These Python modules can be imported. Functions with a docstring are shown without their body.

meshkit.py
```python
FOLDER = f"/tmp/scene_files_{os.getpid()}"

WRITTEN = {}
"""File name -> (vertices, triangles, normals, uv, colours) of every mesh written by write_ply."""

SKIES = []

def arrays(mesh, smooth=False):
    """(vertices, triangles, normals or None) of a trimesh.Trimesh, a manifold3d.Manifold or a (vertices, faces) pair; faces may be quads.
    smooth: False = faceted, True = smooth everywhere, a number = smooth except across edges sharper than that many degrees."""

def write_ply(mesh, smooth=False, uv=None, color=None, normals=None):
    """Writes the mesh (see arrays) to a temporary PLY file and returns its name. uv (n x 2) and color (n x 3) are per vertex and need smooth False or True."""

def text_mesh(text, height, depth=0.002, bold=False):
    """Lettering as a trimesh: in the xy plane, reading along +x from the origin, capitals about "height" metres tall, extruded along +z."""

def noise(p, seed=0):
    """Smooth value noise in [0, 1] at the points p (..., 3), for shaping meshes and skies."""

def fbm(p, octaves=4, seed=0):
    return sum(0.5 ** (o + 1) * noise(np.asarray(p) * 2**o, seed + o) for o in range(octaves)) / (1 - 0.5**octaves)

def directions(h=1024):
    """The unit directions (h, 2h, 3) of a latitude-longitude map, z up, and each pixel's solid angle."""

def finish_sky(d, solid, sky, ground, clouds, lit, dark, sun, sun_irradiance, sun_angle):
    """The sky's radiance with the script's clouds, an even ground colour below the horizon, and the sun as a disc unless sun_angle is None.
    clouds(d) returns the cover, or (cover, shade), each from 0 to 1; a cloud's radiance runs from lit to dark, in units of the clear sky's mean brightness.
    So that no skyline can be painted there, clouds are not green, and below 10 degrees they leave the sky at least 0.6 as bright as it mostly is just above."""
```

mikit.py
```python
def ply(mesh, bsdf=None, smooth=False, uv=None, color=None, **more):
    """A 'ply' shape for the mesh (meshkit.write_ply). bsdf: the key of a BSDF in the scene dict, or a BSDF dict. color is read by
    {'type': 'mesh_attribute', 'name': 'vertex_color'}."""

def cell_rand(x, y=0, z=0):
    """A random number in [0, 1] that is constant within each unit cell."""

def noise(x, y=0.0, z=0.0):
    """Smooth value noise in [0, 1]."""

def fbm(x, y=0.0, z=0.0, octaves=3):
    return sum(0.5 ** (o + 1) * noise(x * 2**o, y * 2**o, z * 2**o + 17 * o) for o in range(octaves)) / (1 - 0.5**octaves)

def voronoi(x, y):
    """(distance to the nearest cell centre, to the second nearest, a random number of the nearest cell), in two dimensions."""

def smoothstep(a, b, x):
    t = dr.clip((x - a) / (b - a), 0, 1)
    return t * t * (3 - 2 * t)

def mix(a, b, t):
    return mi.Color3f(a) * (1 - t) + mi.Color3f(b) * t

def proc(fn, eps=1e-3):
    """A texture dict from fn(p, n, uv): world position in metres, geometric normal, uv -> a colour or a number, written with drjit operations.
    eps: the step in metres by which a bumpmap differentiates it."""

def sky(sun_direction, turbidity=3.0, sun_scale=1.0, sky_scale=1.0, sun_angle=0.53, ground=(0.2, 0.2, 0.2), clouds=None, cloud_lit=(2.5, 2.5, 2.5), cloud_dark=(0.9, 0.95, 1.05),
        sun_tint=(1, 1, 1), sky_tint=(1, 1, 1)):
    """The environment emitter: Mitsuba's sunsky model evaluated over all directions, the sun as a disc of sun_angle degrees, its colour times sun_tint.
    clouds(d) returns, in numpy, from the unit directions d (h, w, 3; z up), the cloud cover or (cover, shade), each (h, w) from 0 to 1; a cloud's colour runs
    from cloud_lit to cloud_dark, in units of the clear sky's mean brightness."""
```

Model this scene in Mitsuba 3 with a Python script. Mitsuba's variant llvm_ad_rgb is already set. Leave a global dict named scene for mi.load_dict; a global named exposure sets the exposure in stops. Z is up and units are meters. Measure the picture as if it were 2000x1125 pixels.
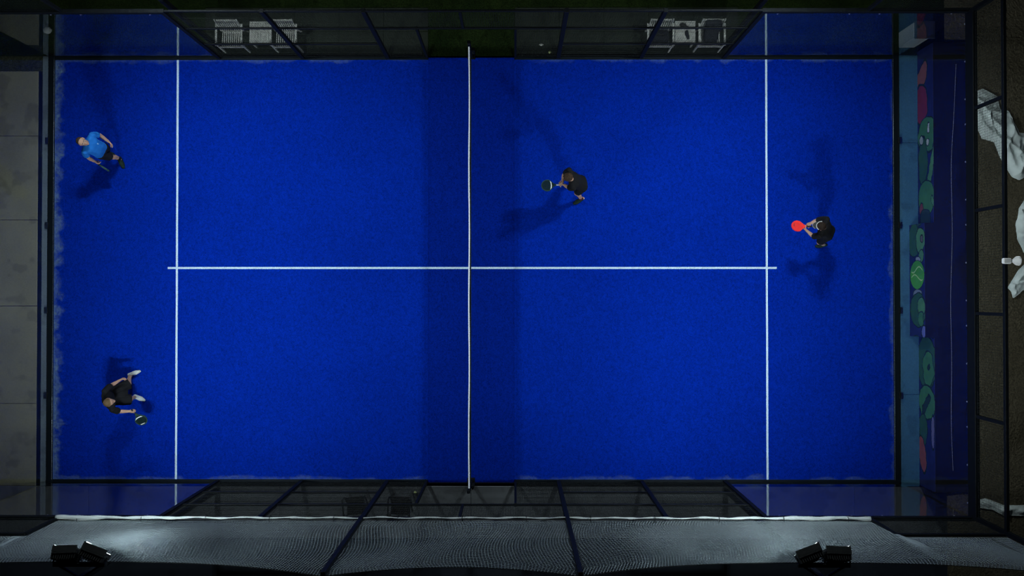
import math, random
import numpy as np, trimesh, manifold3d as m3
import drjit as dr, mitsuba as mi
import mikit, meshkit
from mikit import proc, noise, fbm, smoothstep, mix
from shapely.geometry import Polygon, Point
from scipy.spatial import Delaunay

T = mi.ScalarTransform4f
random.seed(4); rng = np.random.default_rng(4)
scene, labels = {'type': 'scene'}, {}
exposure = 0.0

# ---------------------------------------------------------------- camera, night sky, lamp strength
scene['camera'] = {'type': 'perspective', 'fov': 67.63, 'fov_axis': 'x', 'near_clip': 0.1, 'far_clip': 200,
                   'to_world': T().look_at(origin=[1.02, -0.66, 18.0], target=[0.960, -0.473, 0.0], up=[0, 1, 0])}
scene['night_sky'] = {'type': 'constant', 'radiance': {'type': 'rgb', 'value': [0.0022, 0.0026, 0.0032]}}
LAMP = [675.0, 770.0, 810.0]          # radiance of the floodlight lenses

# ---------------------------------------------------------------- materials
def mat(name, col, rough=0.6, spec=0.3, metallic=0.0, bump=None, two=True, **k):
    c = {'type': 'rgb', 'value': list(col)} if isinstance(col, (tuple, list)) else proc(col)
    b = {'type': 'principled', 'base_color': c, 'roughness': rough, 'specular': spec, 'metallic': metallic, **k}
    if bump: b = {'type': 'bumpmap', 'arbitrary': proc(bump[0], bump[2] if len(bump) > 2 else 2e-3), 'scale': bump[1], 'bsdf': b}
    scene['material_' + name] = {'type': 'twosided', 'bsdf': b} if two else b
    return name
def ply(mesh, m, smooth=False, **k): return mikit.ply(mesh, 'material_' + m, smooth, **k)

XW, XE, YN, YS = -9.92, 10.0, 4.97, -5.02          # planes of the enclosure
TX0, TX1, TY0, TY1 = -9.85, 9.92, -4.97, 4.92      # edges of the turf

def turf_col(base):
    base = np.array(base)
    def fn(p, n, uv):
        fib = noise(p.x * 80, p.y * 80, 1.0) * 0.56 + noise(p.x * 34, p.y * 34, 5.0) * 0.34 + 0.55
        patch = 0.90 + 0.20 * fbm(p.x * 0.7, p.y * 0.7, 3.0)
        c = mi.Color3f(*[float(v) for v in base]) * fib * patch
        # pale infill sand that gathers along the edges of the carpet
        dl = p.x - TX0
        edge_l = 1 - smoothstep(0.0, 0.26, dl + (fbm(p.x * 6, p.y * 6, 8.0) - 0.45) * 0.36)
        dn = dr.minimum(TY1 - p.y, p.y - TY0)
        dn = dr.minimum(dn, TX1 - p.x)
        edge_n = 1 - smoothstep(0.0, 0.10, dn + (fbm(p.x * 3, p.y * 3, 4.0) - 0.42) * 0.26)
        sand = dr.clip(dr.maximum(edge_l * 0.70, edge_n * 0.34 * smoothstep(1.0, 1.3, dr.abs(p.x))), 0, 1) * (0.25 + 0.75 * noise(p.x * 30, p.y * 30, 2.0))
        return mix(c, [0.15, 0.24, 0.30], sand)
    return fn
def matte(name, fn): scene['material_' + name] = {'type': 'twosided', 'bsdf': {'type': 'diffuse', 'reflectance': proc(fn)}}
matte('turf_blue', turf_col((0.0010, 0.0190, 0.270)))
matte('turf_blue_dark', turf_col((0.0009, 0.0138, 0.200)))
mat('line_white', lambda p, n, uv: mi.Color3f(0.50, 0.66, 0.80) * (0.86 + 0.2 * noise(p.x * 70, p.y * 70, 0.0)), 0.85, 0.15)
def concrete(base, s=1.0):
    base = [float(v) for v in base]
    def fn(p, n, uv):
        k = 0.70 + 0.38 * fbm(p.x * 1.1 * s, p.y * 1.1 * s, p.z * 1.1) + 0.20 * (noise(p.x * 55, p.y * 55, p.z * 55) - 0.5)
        stain = smoothstep(0.60, 0.74, fbm(p.x * 2.7, p.y * 2.7, 9.0))
        return mi.Color3f(*base) * k * (1 - 0.22 * stain)
    return fn
mat('concrete_west', concrete((0.205, 0.205, 0.135)), 0.85, 0.25)
mat('concrete_kerb', concrete((0.13, 0.17, 0.19)), 0.85, 0.25)
mat('concrete_teal', concrete((0.050, 0.155, 0.25)), 0.8, 0.25)
mat('concrete_south', concrete((0.125, 0.137, 0.145)), 0.85, 0.2)
mat('paving_dark', concrete((0.022, 0.029, 0.020)), 0.85, 0.2)
mat('asphalt_far', concrete((0.020, 0.026, 0.036)), 0.85, 0.2)
mat('concrete_block', concrete((0.22, 0.25, 0.23)), 0.85, 0.25)
mat('block_cap', concrete((0.03, 0.032, 0.028)), 0.9, 0.2)
mat('grass', lambda p, n, uv: mix([0.003, 0.009, 0.0015], [0.015, 0.027, 0.005], fbm(p.x * 1.6, p.y * 1.6, 2.0)) * (0.45 + 1.1 * noise(p.x * 60, p.y * 60, 1.0)), 0.95, 0.1)
mat('soil', lambda p, n, uv: mix([0.075, 0.065, 0.040], [0.135, 0.118, 0.080], fbm(p.x * 1.3, p.y * 1.3, 3.0)) * (0.55 + 0.9 * noise(p.x * 48, p.y * 48, p.z * 48)), 0.95, 0.1,
    bump=(lambda p, n, uv: fbm(p.x * 30, p.y * 30, 0.0), 0.02))
mat('cap_dark', concrete((0.014, 0.014, 0.013)), 0.9, 0.1)
mat('soil_west', lambda p, n, uv: mi.Color3f(0.030, 0.036, 0.020) * (0.55 + 0.9 * noise(p.x * 40, p.y * 40, 0.0)), 0.95, 0.1)
mat('steel_dark', (0.0035, 0.0050, 0.0065), 0.6, 0.12)
mat('steel_beam', (0.0030, 0.0065, 0.0105), 0.6, 0.12)
mat('drain_dark', (0.004, 0.007, 0.007), 0.7, 0.1)
mat('trim_metal', (0.55, 0.60, 0.60), 0.22, 0.5, metallic=1.0)
mat('bolt_steel', (0.6, 0.62, 0.64), 0.3, 0.5, metallic=0.8)
mat('wire_dark', (0.012, 0.016, 0.016), 0.6, 0.15)
mat('glass_edge', (0.20, 0.28, 0.26), 0.3, 0.5)
scene['material_glass'] = {'type': 'thindielectric', 'int_ior': 1.42}
mat('yarn_grey', (0.255, 0.31, 0.325), 0.8, 0.2)
mat('hem_white', (0.40, 0.44, 0.43), 0.8, 0.15)
mat('net_black', (0.010, 0.016, 0.018), 0.8, 0.2)
mat('tape_white', (0.72, 0.74, 0.80), 0.7, 0.3)
mat('lamp_black', (0.010, 0.012, 0.012), 0.6, 0.3)
mat('chair_white', lambda p, n, uv: mi.Color3f(0.42, 0.43, 0.39) * (0.8 + 0.35 * noise(p.x * 30, p.y * 30, p.z * 30)), 0.6, 0.3)
mat('chair_black', (0.010, 0.010, 0.009), 0.6, 0.3)
mat('bag_black', (0.010, 0.012, 0.016), 0.8, 0.2, bump=(lambda p, n, uv: fbm(p.x * 25, p.y * 25, p.z * 25), 0.01))
mat('tarp', lambda p, n, uv: mi.Color3f(0.80, 0.90, 0.87) * (0.78 + 0.4 * fbm(p.x * 5, p.y * 5, p.z * 5)), 0.7, 0.25)
mat('plastic_white', (0.70, 0.70, 0.68), 0.45, 0.4)
mat('ball_yellow', (0.50, 0.56, 0.24), 0.95, 0.1)
mat('bottle_clear', (0.22, 0.25, 0.27), 0.3, 0.5)
mat('cable_grey', (0.22, 0.22, 0.22), 0.6, 0.3)
mat('skin', (0.36, 0.22, 0.155), 0.55, 0.3)
mat('skin_dark', (0.26, 0.15, 0.10), 0.55, 0.3)
mat('lips', (0.28, 0.11, 0.09), 0.5, 0.3)
mat('eye_white', (0.7, 0.7, 0.68), 0.3, 0.5)
mat('eye_dark', (0.02, 0.015, 0.01), 0.3, 0.5)
def hairm(name, c): return mat(name, lambda p, n, uv: mi.Color3f(*c) * (0.6 + 0.8 * noise(p.x * 180, p.y * 180, p.z * 60)), 0.75, 0.08)
hairm('hair_brown', (0.045, 0.028, 0.018)); hairm('hair_light', (0.10, 0.066, 0.034)); hairm('hair_black', (0.018, 0.012, 0.009))
def cloth(name, c): return mat(name, lambda p, n, uv: mi.Color3f(*c) * (0.82 + 0.3 * fbm(p.x * 14, p.y * 14, p.z * 14)), 0.85, 0.15)
cloth('shirt_blue', (0.010, 0.125, 0.44)); cloth('cloth_black', (0.0075, 0.0080, 0.0095)); cloth('cloth_navy', (0.006, 0.007, 0.012))
cloth('shoe_white', (0.50, 0.55, 0.55)); cloth('shoe_green', (0.010, 0.022, 0.018)); cloth('sock_grey', (0.26, 0.28, 0.26)); cloth('sock_red', (0.11, 0.012, 0.02))
cloth('shoe_pink', (0.55, 0.30, 0.28))
mat('logo_pale', (0.30, 0.52, 0.75), 0.7, 0.2)
mat('racket_dark', (0.006, 0.018, 0.020), 0.7, 0.1)
mat('racket_frame', (0.022, 0.055, 0.050), 0.6, 0.15)
mat('racket_black', (0.008, 0.010, 0.010), 0.5, 0.4)
mat('racket_red', (0.85, 0.035, 0.030), 0.4, 0.4)
mat('racket_white', (0.62, 0.66, 0.66), 0.4, 0.4)
mat('grip_green', (0.25, 0.42, 0.06), 0.7, 0.3)
mat('visor_white', (0.40, 0.40, 0.40), 0.7, 0.2)

# painted mural on the low wall: leaves, a ball and colour patches, in metres along y and z of the wall
def mural(p, n, uv):
    y, z = p.y, p.z
    w = (fbm(y * 5, z * 5, 1.0) - 0.5) * 0.10
    yy, zz = y + w, z + (fbm(y * 5, z * 5, 7.0) - 0.5) * 0.10
    c = mi.Color3f(0.010, 0.016, 0.075) * (0.7 + 0.6 * fbm(y * 2, z * 2, 4.0))
    def ell(c, cy, cz, ry, rz, col, rim=0.16, tilt=0.0, flat=False):
        a, b = (y, z) if flat else (yy, zz)
        u, v = a - cy, b - cz
        u, v = u * math.cos(tilt) + v * math.sin(tilt), -u * math.sin(tilt) + v * math.cos(tilt)
        d = dr.sqrt(dr.square(u / ry) + dr.square(v / rz))
        c = mix(c, [0.006, 0.020, 0.012], 1 - smoothstep(1.0, 1.03, d))
        return mix(c, col, 1 - smoothstep(1.0 - rim, 1.02 - rim, d))
    G1, G2, G3 = [0.038, 0.150, 0.050], [0.020, 0.080, 0.030], [0.060, 0.190, 0.075]
    # north stretch
    c = ell(c, 4.30, 0.10, 0.55, 0.22, [0.20, 0.075, 0.055], 0.10, 0.5)
    c = ell(c, 3.80, 0.14, 0.50, 0.30, [0.150, 0.020, 0.035], 0.10)
    c = ell(c, 3.05, 0.42, 0.42, 0.44, G1, 0.07); c = ell(c, 2.45, 0.22, 0.62, 0.20, G2, 0.10); c = ell(c, 2.20, 0.55, 0.75, 0.10, G3, 0.2, 0.25)
    c = ell(c, 3.20, 0.46, 0.13, 0.055, [0.34, 0.40, 0.40], 0.2); c = ell(c, 2.86, 0.44, 0.11, 0.06, [0.34, 0.40, 0.40], 0.2); c = ell(c, 2.98, 0.14, 0.12, 0.09, [0.26, 0.32, 0.33], 0.2)
    c = ell(c, 1.60, 0.36, 0.42, 0.34, G1, 0.06); c = ell(c, 1.50, 0.62, 0.16, 0.06, G3, 0.2); c = ell(c, 1.32, 0.16, 0.22, 0.10, [0.13, 0.035, 0.03], 0.15); c = ell(c, 1.12, 0.30, 0.24, 0.24, [0.02, 0.05, 0.03], 0.1)
    # middle stretch
    c = ell(c, 0.62, 0.20, 0.40, 0.26, G2, 0.06); c = ell(c, 0.60, 0.48, 0.32, 0.20, G3, 0.10); c = ell(c, 0.66, 0.54, 0.10, 0.06, [0.10, 0.10, 0.08], 0.3); c = ell(c, 0.24, 0.52, 0.16, 0.14, G3, 0.15)
    c = ell(c, 0.16, 0.40, 0.09, 0.12, [0.20, 0.26, 0.30], 0.15)
    c = ell(c, -0.62, 0.34, 0.12, 0.22, [0.13, 0.17, 0.22], 0.12); c = ell(c, -0.98, 0.36, 0.40, 0.36, G2, 0.06); c = ell(c, -0.90, 0.52, 0.22, 0.16, G3, 0.12); c = ell(c, -1.20, 0.50, 0.18, 0.12, G1, 0.12)
    c = ell(c, -1.48, 0.60, 0.14, 0.10, [0.10, 0.13, 0.36], 0.2)
    # south stretch
    c = ell(c, -2.20, 0.34, 0.62, 0.44, G2, 0.05); c = ell(c, -2.35, 0.40, 0.42, 0.26, G1, 0.08); c = ell(c, -2.30, 0.42, 0.07, 0.06, [0.01, 0.03, 0.02], 0.3); c = ell(c, -3.10, 0.34, 0.42, 0.36, G1, 0.08); c = ell(c, -3.15, 0.30, 0.30, 0.10, [0.012, 0.035, 0.02], 0.2, 0.6)
    c = ell(c, -3.75, 0.16, 0.40, 0.18, G2, 0.1); c = ell(c, -3.75, 0.58, 0.42, 0.07, [0.12, 0.12, 0.24], 0.15); c = ell(c, -4.35, 0.14, 0.45, 0.16, [0.22, 0.065, 0.04], 0.10, -0.2)
    # the ball
    c = ell(c, -0.175, 0.335, 0.335, 0.315, [0.050, 0.27, 0.028], 0.035, 0.0, True)
    u, v = (y + 0.175) / 0.30, (z - 0.335) / 0.28
    seam = dr.minimum(dr.abs(u - 0.40 - 0.22 * dr.sin(v * 3.4 + 0.6)), dr.abs(u + 0.20 + 0.22 * dr.sin(v * 3.0 - 0.4)))
    inb = 1 - smoothstep(0.86, 0.94, dr.sqrt(u * u + v * v))
    c = mix(c, [0.35, 0.55, 0.22], (1 - smoothstep(0.035, 0.075, seam)) * inb * 0.8)
    return c * (0.75 + 0.4 * fbm(y * 9, z * 9, p.x * 9))
mat('mural_paint', mural, 0.7, 0.3)

# ---------------------------------------------------------------- mesh helpers
def V(*a): return np.array(a[0] if len(a) == 1 else a, float)
def unit(v): v = V(v); return v / (np.linalg.norm(v) + 1e-12)
def box(x0, x1, y0, y1, z0, z1, bev=0.0):
    if bev <= 0:
        b = trimesh.creation.box((x1 - x0, y1 - y0, z1 - z0)); b.apply_translation(((x0 + x1) / 2, (y0 + y1) / 2, (z0 + z1) / 2)); return b
    pts = []
    for sx in (0, 1):
        for sy in (0, 1):
            for sz in (0, 1):
                c = V((x0, x1)[sx], (y0, y1)[sy], (z0, z1)[sz]); d = V(1 - 2 * sx, 1 - 2 * sy, 1 - 2 * sz) * bev
                for k in range(3):
                    q = c + d; q[k] = c[k]; pts.append(q)
    return trimesh.convex.convex_hull(np.array(pts))
def frame_of(d, up=(0, 0, 1)):
    d = unit(d); a = np.cross(up, d)
    if np.linalg.norm(a) < 1e-3: a = np.cross((0, 1, 0), d)
    a = unit(a); return a, np.cross(d, a), d
def bar(p, q, w, h=None, up=(0, 0, 1)):
    h = h or w; p, q = V(p), V(q); a, b, d = frame_of(q - p, up)
    m = trimesh.creation.box((w, h, np.linalg.norm(q - p))); M = np.eye(4); M[:3, 0], M[:3, 1], M[:3, 2], M[:3, 3] = a, b, d, (p + q) / 2
    m.apply_transform(M); return m
def rod(p, q, r, n=8):
    p, q = V(p), V(q); m = trimesh.creation.cylinder(r, np.linalg.norm(q - p), sections=n); a, b, d = frame_of(q - p)
    M = np.eye(4); M[:3, 0], M[:3, 1], M[:3, 2], M[:3, 3] = a, b, d, (p + q) / 2; m.apply_transform(M); return m
def tube(pts, r, n=6):
    p = np.array(pts, float); t = np.gradient(p, axis=0); t /= np.linalg.norm(t, axis=1, keepdims=True) + 1e-12
    a = np.cross(t, np.where(np.abs(t[:, 2:]) < 0.9, [0, 0, 1.0], [1.0, 0, 0])); a /= np.linalg.norm(a, axis=1, keepdims=True) + 1e-12
    b = np.cross(t, a); an = np.arange(n) * 2 * np.pi / n; rr = np.broadcast_to(r, (len(p),))
    v = p[:, None] + rr[:, None, None] * (np.cos(an)[None, :, None] * a[:, None] + np.sin(an)[None, :, None] * b[:, None])
    i, j = np.meshgrid(np.arange(len(p) - 1), np.arange(n), indexing='ij')
    q = np.stack([i * n + j, i * n + (j + 1) % n, (i + 1) * n + (j + 1) % n, (i + 1) * n + j], -1).reshape(-1, 4)
    f = [*q[:, [0, 1, 2]], *q[:, [0, 2, 3]]]
    e = (len(p) - 1) * n
    f += [[0, k + 1, k] for k in range(1, n - 1)] + [[e, e + k, e + k + 1] for k in range(1, n - 1)]
    return trimesh.Trimesh(v.reshape(-1, 3), np.array(f), process=False)
def cat(ms): return trimesh.util.concatenate(ms)
NAMES = set()
def num(key):
    if key not in NAMES: NAMES.add(key); return key
    i = 1
    while f'{key}_{i:03d}' in NAMES: i += 1
    NAMES.add(f'{key}_{i:03d}'); return f'{key}_{i:03d}'
def add(key, mesh, m, smooth=False, label=None, kind=None, **k):
    """One entry of the scene; a name already taken takes the next number."""
    key = num(key); scene[key] = ply(mesh, m, smooth, **k)
    if label or kind: labels[key] = {**({'label': label} if label else {}), **({'kind': kind} if kind else {})}
    return key
def put(key, shape, M=None):
    key = num(key); scene[key] = {**shape, **({'to_world': M} if M is not None else {})}; return key
def thing(key, label, cat_, group=None):
    key = num(key); labels[key] = {'label': label, 'category': cat_, **({'group': group} if group else {})}; return key
def struct(key, label=None):
    key = num(key); labels[key] = {'kind': 'structure', **({'label': label} if label else {})}; return key

# ---------------------------------------------------------------- the setting: carpet, beams, grounds, low wall
S = struct('floor', 'bright blue artificial turf of the padel court')
def slab(x0, x1, y0, y1, z1, t=0.06): return box(x0, x1, y0, y1, z1 - t, z1)
add(S + '__turf_panel', slab(TX0, -1.02, TY0, TY1, 0), 'turf_blue')
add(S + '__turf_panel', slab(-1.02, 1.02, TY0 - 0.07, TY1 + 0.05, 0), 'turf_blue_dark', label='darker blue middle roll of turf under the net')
add(S + '__turf_panel', slab(1.02, TX1, TY0, TY1, 0), 'turf_blue')
add(S + '__service_line', box(-6.97, -6.92, TY0, TY1, -0.01, 0.003), 'line_white', label='white service line across the turf')
add(S + '__service_line', box(6.93, 6.98, TY0, TY1, -0.01, 0.003), 'line_white', label='white service line across the turf')
add(S + '__centre_line', box(-7.16, 7.19, -0.025, 0.025, -0.01, 0.004), 'line_white', label='white centre line along the turf')
# steel ring beam around the carpet
for nm, b in (('west', box(-10.0, TX0, TY0 - 0.10, TY1 + 0.10, -0.05, 0.035, 0.008)), ('east', box(TX1, 10.07, TY0 - 0.10, TY1 + 0.10, -0.05, 0.035, 0.008))):
    t = struct('trim_' + nm); add(t, b, 'steel_beam'); NAMES.discard(t)
    x, s = (TX0, -1) if nm == 'west' else (TX1, 1)
    add(t + '__edge_strip', tube([(x + s * 0.006, y, 0.036) for y in np.linspace(TY0, TY1, 40)], 0.007, 8), 'trim_metal', True, label='thin shiny metal edge strip')
    for y in (-3.0, -1.0, 1.0, 3.0):
        xo = -10.0 if nm == 'west' else 10.07
        add(t + '__anchor_plate', box(xo - 0.045, xo + 0.045, y - 0.075, y + 0.075, 0.0, 0.07, 0.01), 'steel_dark')
for k, (x0, x1, y0, y1) in enumerate(((TX0, -1.02, TY1, TY1 + 0.10), (1.02, TX1, TY1, TY1 + 0.10), (TX0, -1.02, TY0 - 0.11, TY0), (1.02, TX1, TY0 - 0.11, TY0))):
    t = struct('trim_' + ('north' if k < 2 else 'south')); scene[t] = ply(box(x0, x1, y0, y1, -0.05, 0.03, 0.008), 'steel_beam')
# outside grounds
t = struct('ground_grass', 'dark grass beyond the top fence'); scene[t] = ply(box(-18, 18, 5.02, 16, -0.3, -0.012), 'grass')
for x0, x1 in ((-6.3, -1.02), (1.02, 6.3)):
    t = struct('patio', 'dark paved patio behind the top fence')
    n = 5; w = (x1 - x0) / n
    for i in range(n):
        for j in range(2):
            add(t + '__paving_slab', box(x0 + i * w + 0.006, x0 + (i + 1) * w - 0.006, 5.03 + j * 0.57, 5.03 + (j + 1) * 0.57 - 0.012, -0.05, 0.0, 0.004), 'paving_dark')
t = struct('ground_concrete', 'grey concrete apron outside the left glass wall')
for y0, y1 in ((-5.13, -3.2), (-3.19, -0.9), (-0.89, 1.13), (1.14, 3.12), (3.13, 4.66)):
    add(t + '__concrete_slab', box(-18, -10.26, y0, y1, -0.3, -0.01, 0.004), 'concrete_west')
t = struct('ground_soil'); scene[t] = ply(box(-18, -10.02, 4.665, 5.02, -0.3, -0.012), 'soil_west')
t = struct('kerb'); add(t + '__drain_channel', box(-10.26, -10.155, -5.13, 5.02, -0.3, -0.03), 'drain_dark', label='dark drain channel'); add(t + '__kerb_strip', box(-10.15, -10.0, -5.13, 5.02, -0.3, 0.0, 0.006), 'concrete_kerb')
t = struct('ground_teal', 'blue grey painted concrete strip outside the right glass wall')
for y0, y1 in ((-5.13, -2.98), (-2.974, 2.945), (2.951, 5.02)):
    add(t + '__concrete_slab', box(10.07, 10.52, y0, y1, -0.3, 0.0, 0.003), 'concrete_teal')
W_ = struct('wall_east', 'low wall with a painted mural beyond the right glass')
add(W_ + '__wall_section', box(10.52, 10.80, 1.0, 5.1, -0.3, 0.66, 0.006), 'mural_paint')
add(W_ + '__wall_section', box(10.31, 10.80, -1.60, 1.0, -0.3, 0.66, 0.006), 'mural_paint')
add(W_ + '__wall_section', box(10.52, 10.80, -5.1, -1.60, -0.3, 0.66, 0.006), 'mural_paint')
add(W_ + '__wall_cap', box(10.525, 11.48, 1.0, 5.1, 0.655, 0.672), 'cap_dark'); add(W_ + '__wall_cap', box(10.315, 11.48, -1.6, 1.0, 0.655, 0.672), 'cap_dark'); add(W_ + '__wall_cap', box(10.525, 11.48, -5.1, -1.6, 0.655, 0.672), 'cap_dark')
t = struct('ground_terrace', 'dark soil terrace beyond the mural wall')
xs, ys = np.meshgrid(np.linspace(10.80, 18, 120), np.linspace(-9, 9, 260)); P = np.stack([xs, ys, 0 * xs], -1).reshape(-1, 3)
P[:, 2] = 0.63 + 0.045 * (meshkit.fbm(P * 1.4, 4, 3) - 0.2) * np.clip((P[:, 0] - 10.8) * 3, 0, 1)
i, j = np.meshgrid(np.arange(259), np.arange(119), indexing='ij'); q = i * 120 + j
scene[t] = ply((P, np.stack([q, q + 1, q + 121, q + 120], -1).reshape(-1, 4)), 'soil', True)
t = struct('ground_south', 'grey concrete outside the bottom fence')
for k in range(8): add(t + '__concrete_slab', box(-18 + k * 4.5, -18 + (k + 1) * 4.5 - 0.008, -6.35, -5.135, -0.3, -0.01, 0.004), 'concrete_south')
t = struct('ground_asphalt', 'dark asphalt beyond the bottom fence'); scene[t] = ply(box(-18, 18, -14, -6.36, -0.3, -0.012), 'asphalt_far')

# ---------------------------------------------------------------- glass walls with steel rails and mesh above
def wire_grid(o, u, L, z0, z1, step=0.05, r=0.0025, n=4):
    """welded wire mesh in the upright plane through o along u, from 0 to L, between two heights"""
    o, u = V(o), unit(u); ms = []
    nu, nz = max(1, round(L / step)), max(1, round((z1 - z0) / step))
    for i in range(nu + 1): ms.append(tube([o + u * L * i / nu + V(0, 0, z0), o + u * L * i / nu + V(0, 0, z1)], r, n))
    for k in range(nz + 1):
        z = z0 + (z1 - z0) * k / nz; ms.append(tube([o + V(0, 0, z), o + u * L + V(0, 0, z)], r, n))
    return cat(ms)
def pane_mesh(p, q, z0, z1):
    p, q = V(p), V(q)
    return (np.array([[*p[:2], z0], [*q[:2], z0], [*q[:2], z1], [*p[:2], z1]]), np.array([[0, 1, 2, 3]]))
def pane(key, p, q, z0, z1):
    k = add(key + '__glass_pane', pane_mesh(p, q, z0, z1), 'glass')
    p, q = V(p), V(q); d = unit(V(q[0] - p[0], q[1] - p[1], 0))
    add(k + '__pane_edge', bar((*p[:2], z1), (*q[:2], z1), 0.012, 0.012), 'glass_edge', label='pale green polished edge')
def bolts(key, pts, inward):
    for p in pts:
        add(key + '__bolt', rod(V(p) - V(inward) * 0.01, V(p) + V(inward) * 0.03, 0.016, 10), 'bolt_steel')
for nm, X, s, lab in (('w', XW, 1, 'frameless glass back wall at the left end, grey concrete behind it'), ('e', XE, -1, 'frameless glass back wall at the right end, in front of the mural')):
    g = thing('glass_wall', lab, 'glass wall')
    for k in range(5):
        y0 = -5.0 + 2 * k
        pane(g, (X, y0 + 0.004), (X, y0 + 1.996), 0.03, 2.85)
    add(g + '__top_rail', box(X - 0.045, X + 0.045, YS, YN, 2.86, 3.12, 0.008), 'steel_dark')
    add(g + '__mesh_rail', box(X - 0.03, X + 0.03, YS, YN, 3.95, 4.02, 0.006), 'steel_dark')
    for y in (-3.0, -1.0, 1.0, 3.0): add(g + '__mesh_post', box(X - 0.03, X + 0.03, y - 0.03, y + 0.03, 2.98, 3.95), 'steel_dark')
    for y in (YS + 0.03, YN - 0.03): add(g + '__corner_post', box(X - 0.04, X + 0.04, y - 0.04, y + 0.04, 2.98, 6.0), 'steel_dark')
    add(g + '__wire_mesh', wire_grid((X, YS, 0), (0, 1, 0), YN - YS, 2.98, 3.95), 'wire_dark', kind='stuff')
    bolts(g, [(X, y0 + dy, 2.82) for y0 in (-5, -3, -1, 1, 3) for dy in (0.25, 1.0, 1.75)], (s, 0, 0))
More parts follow.
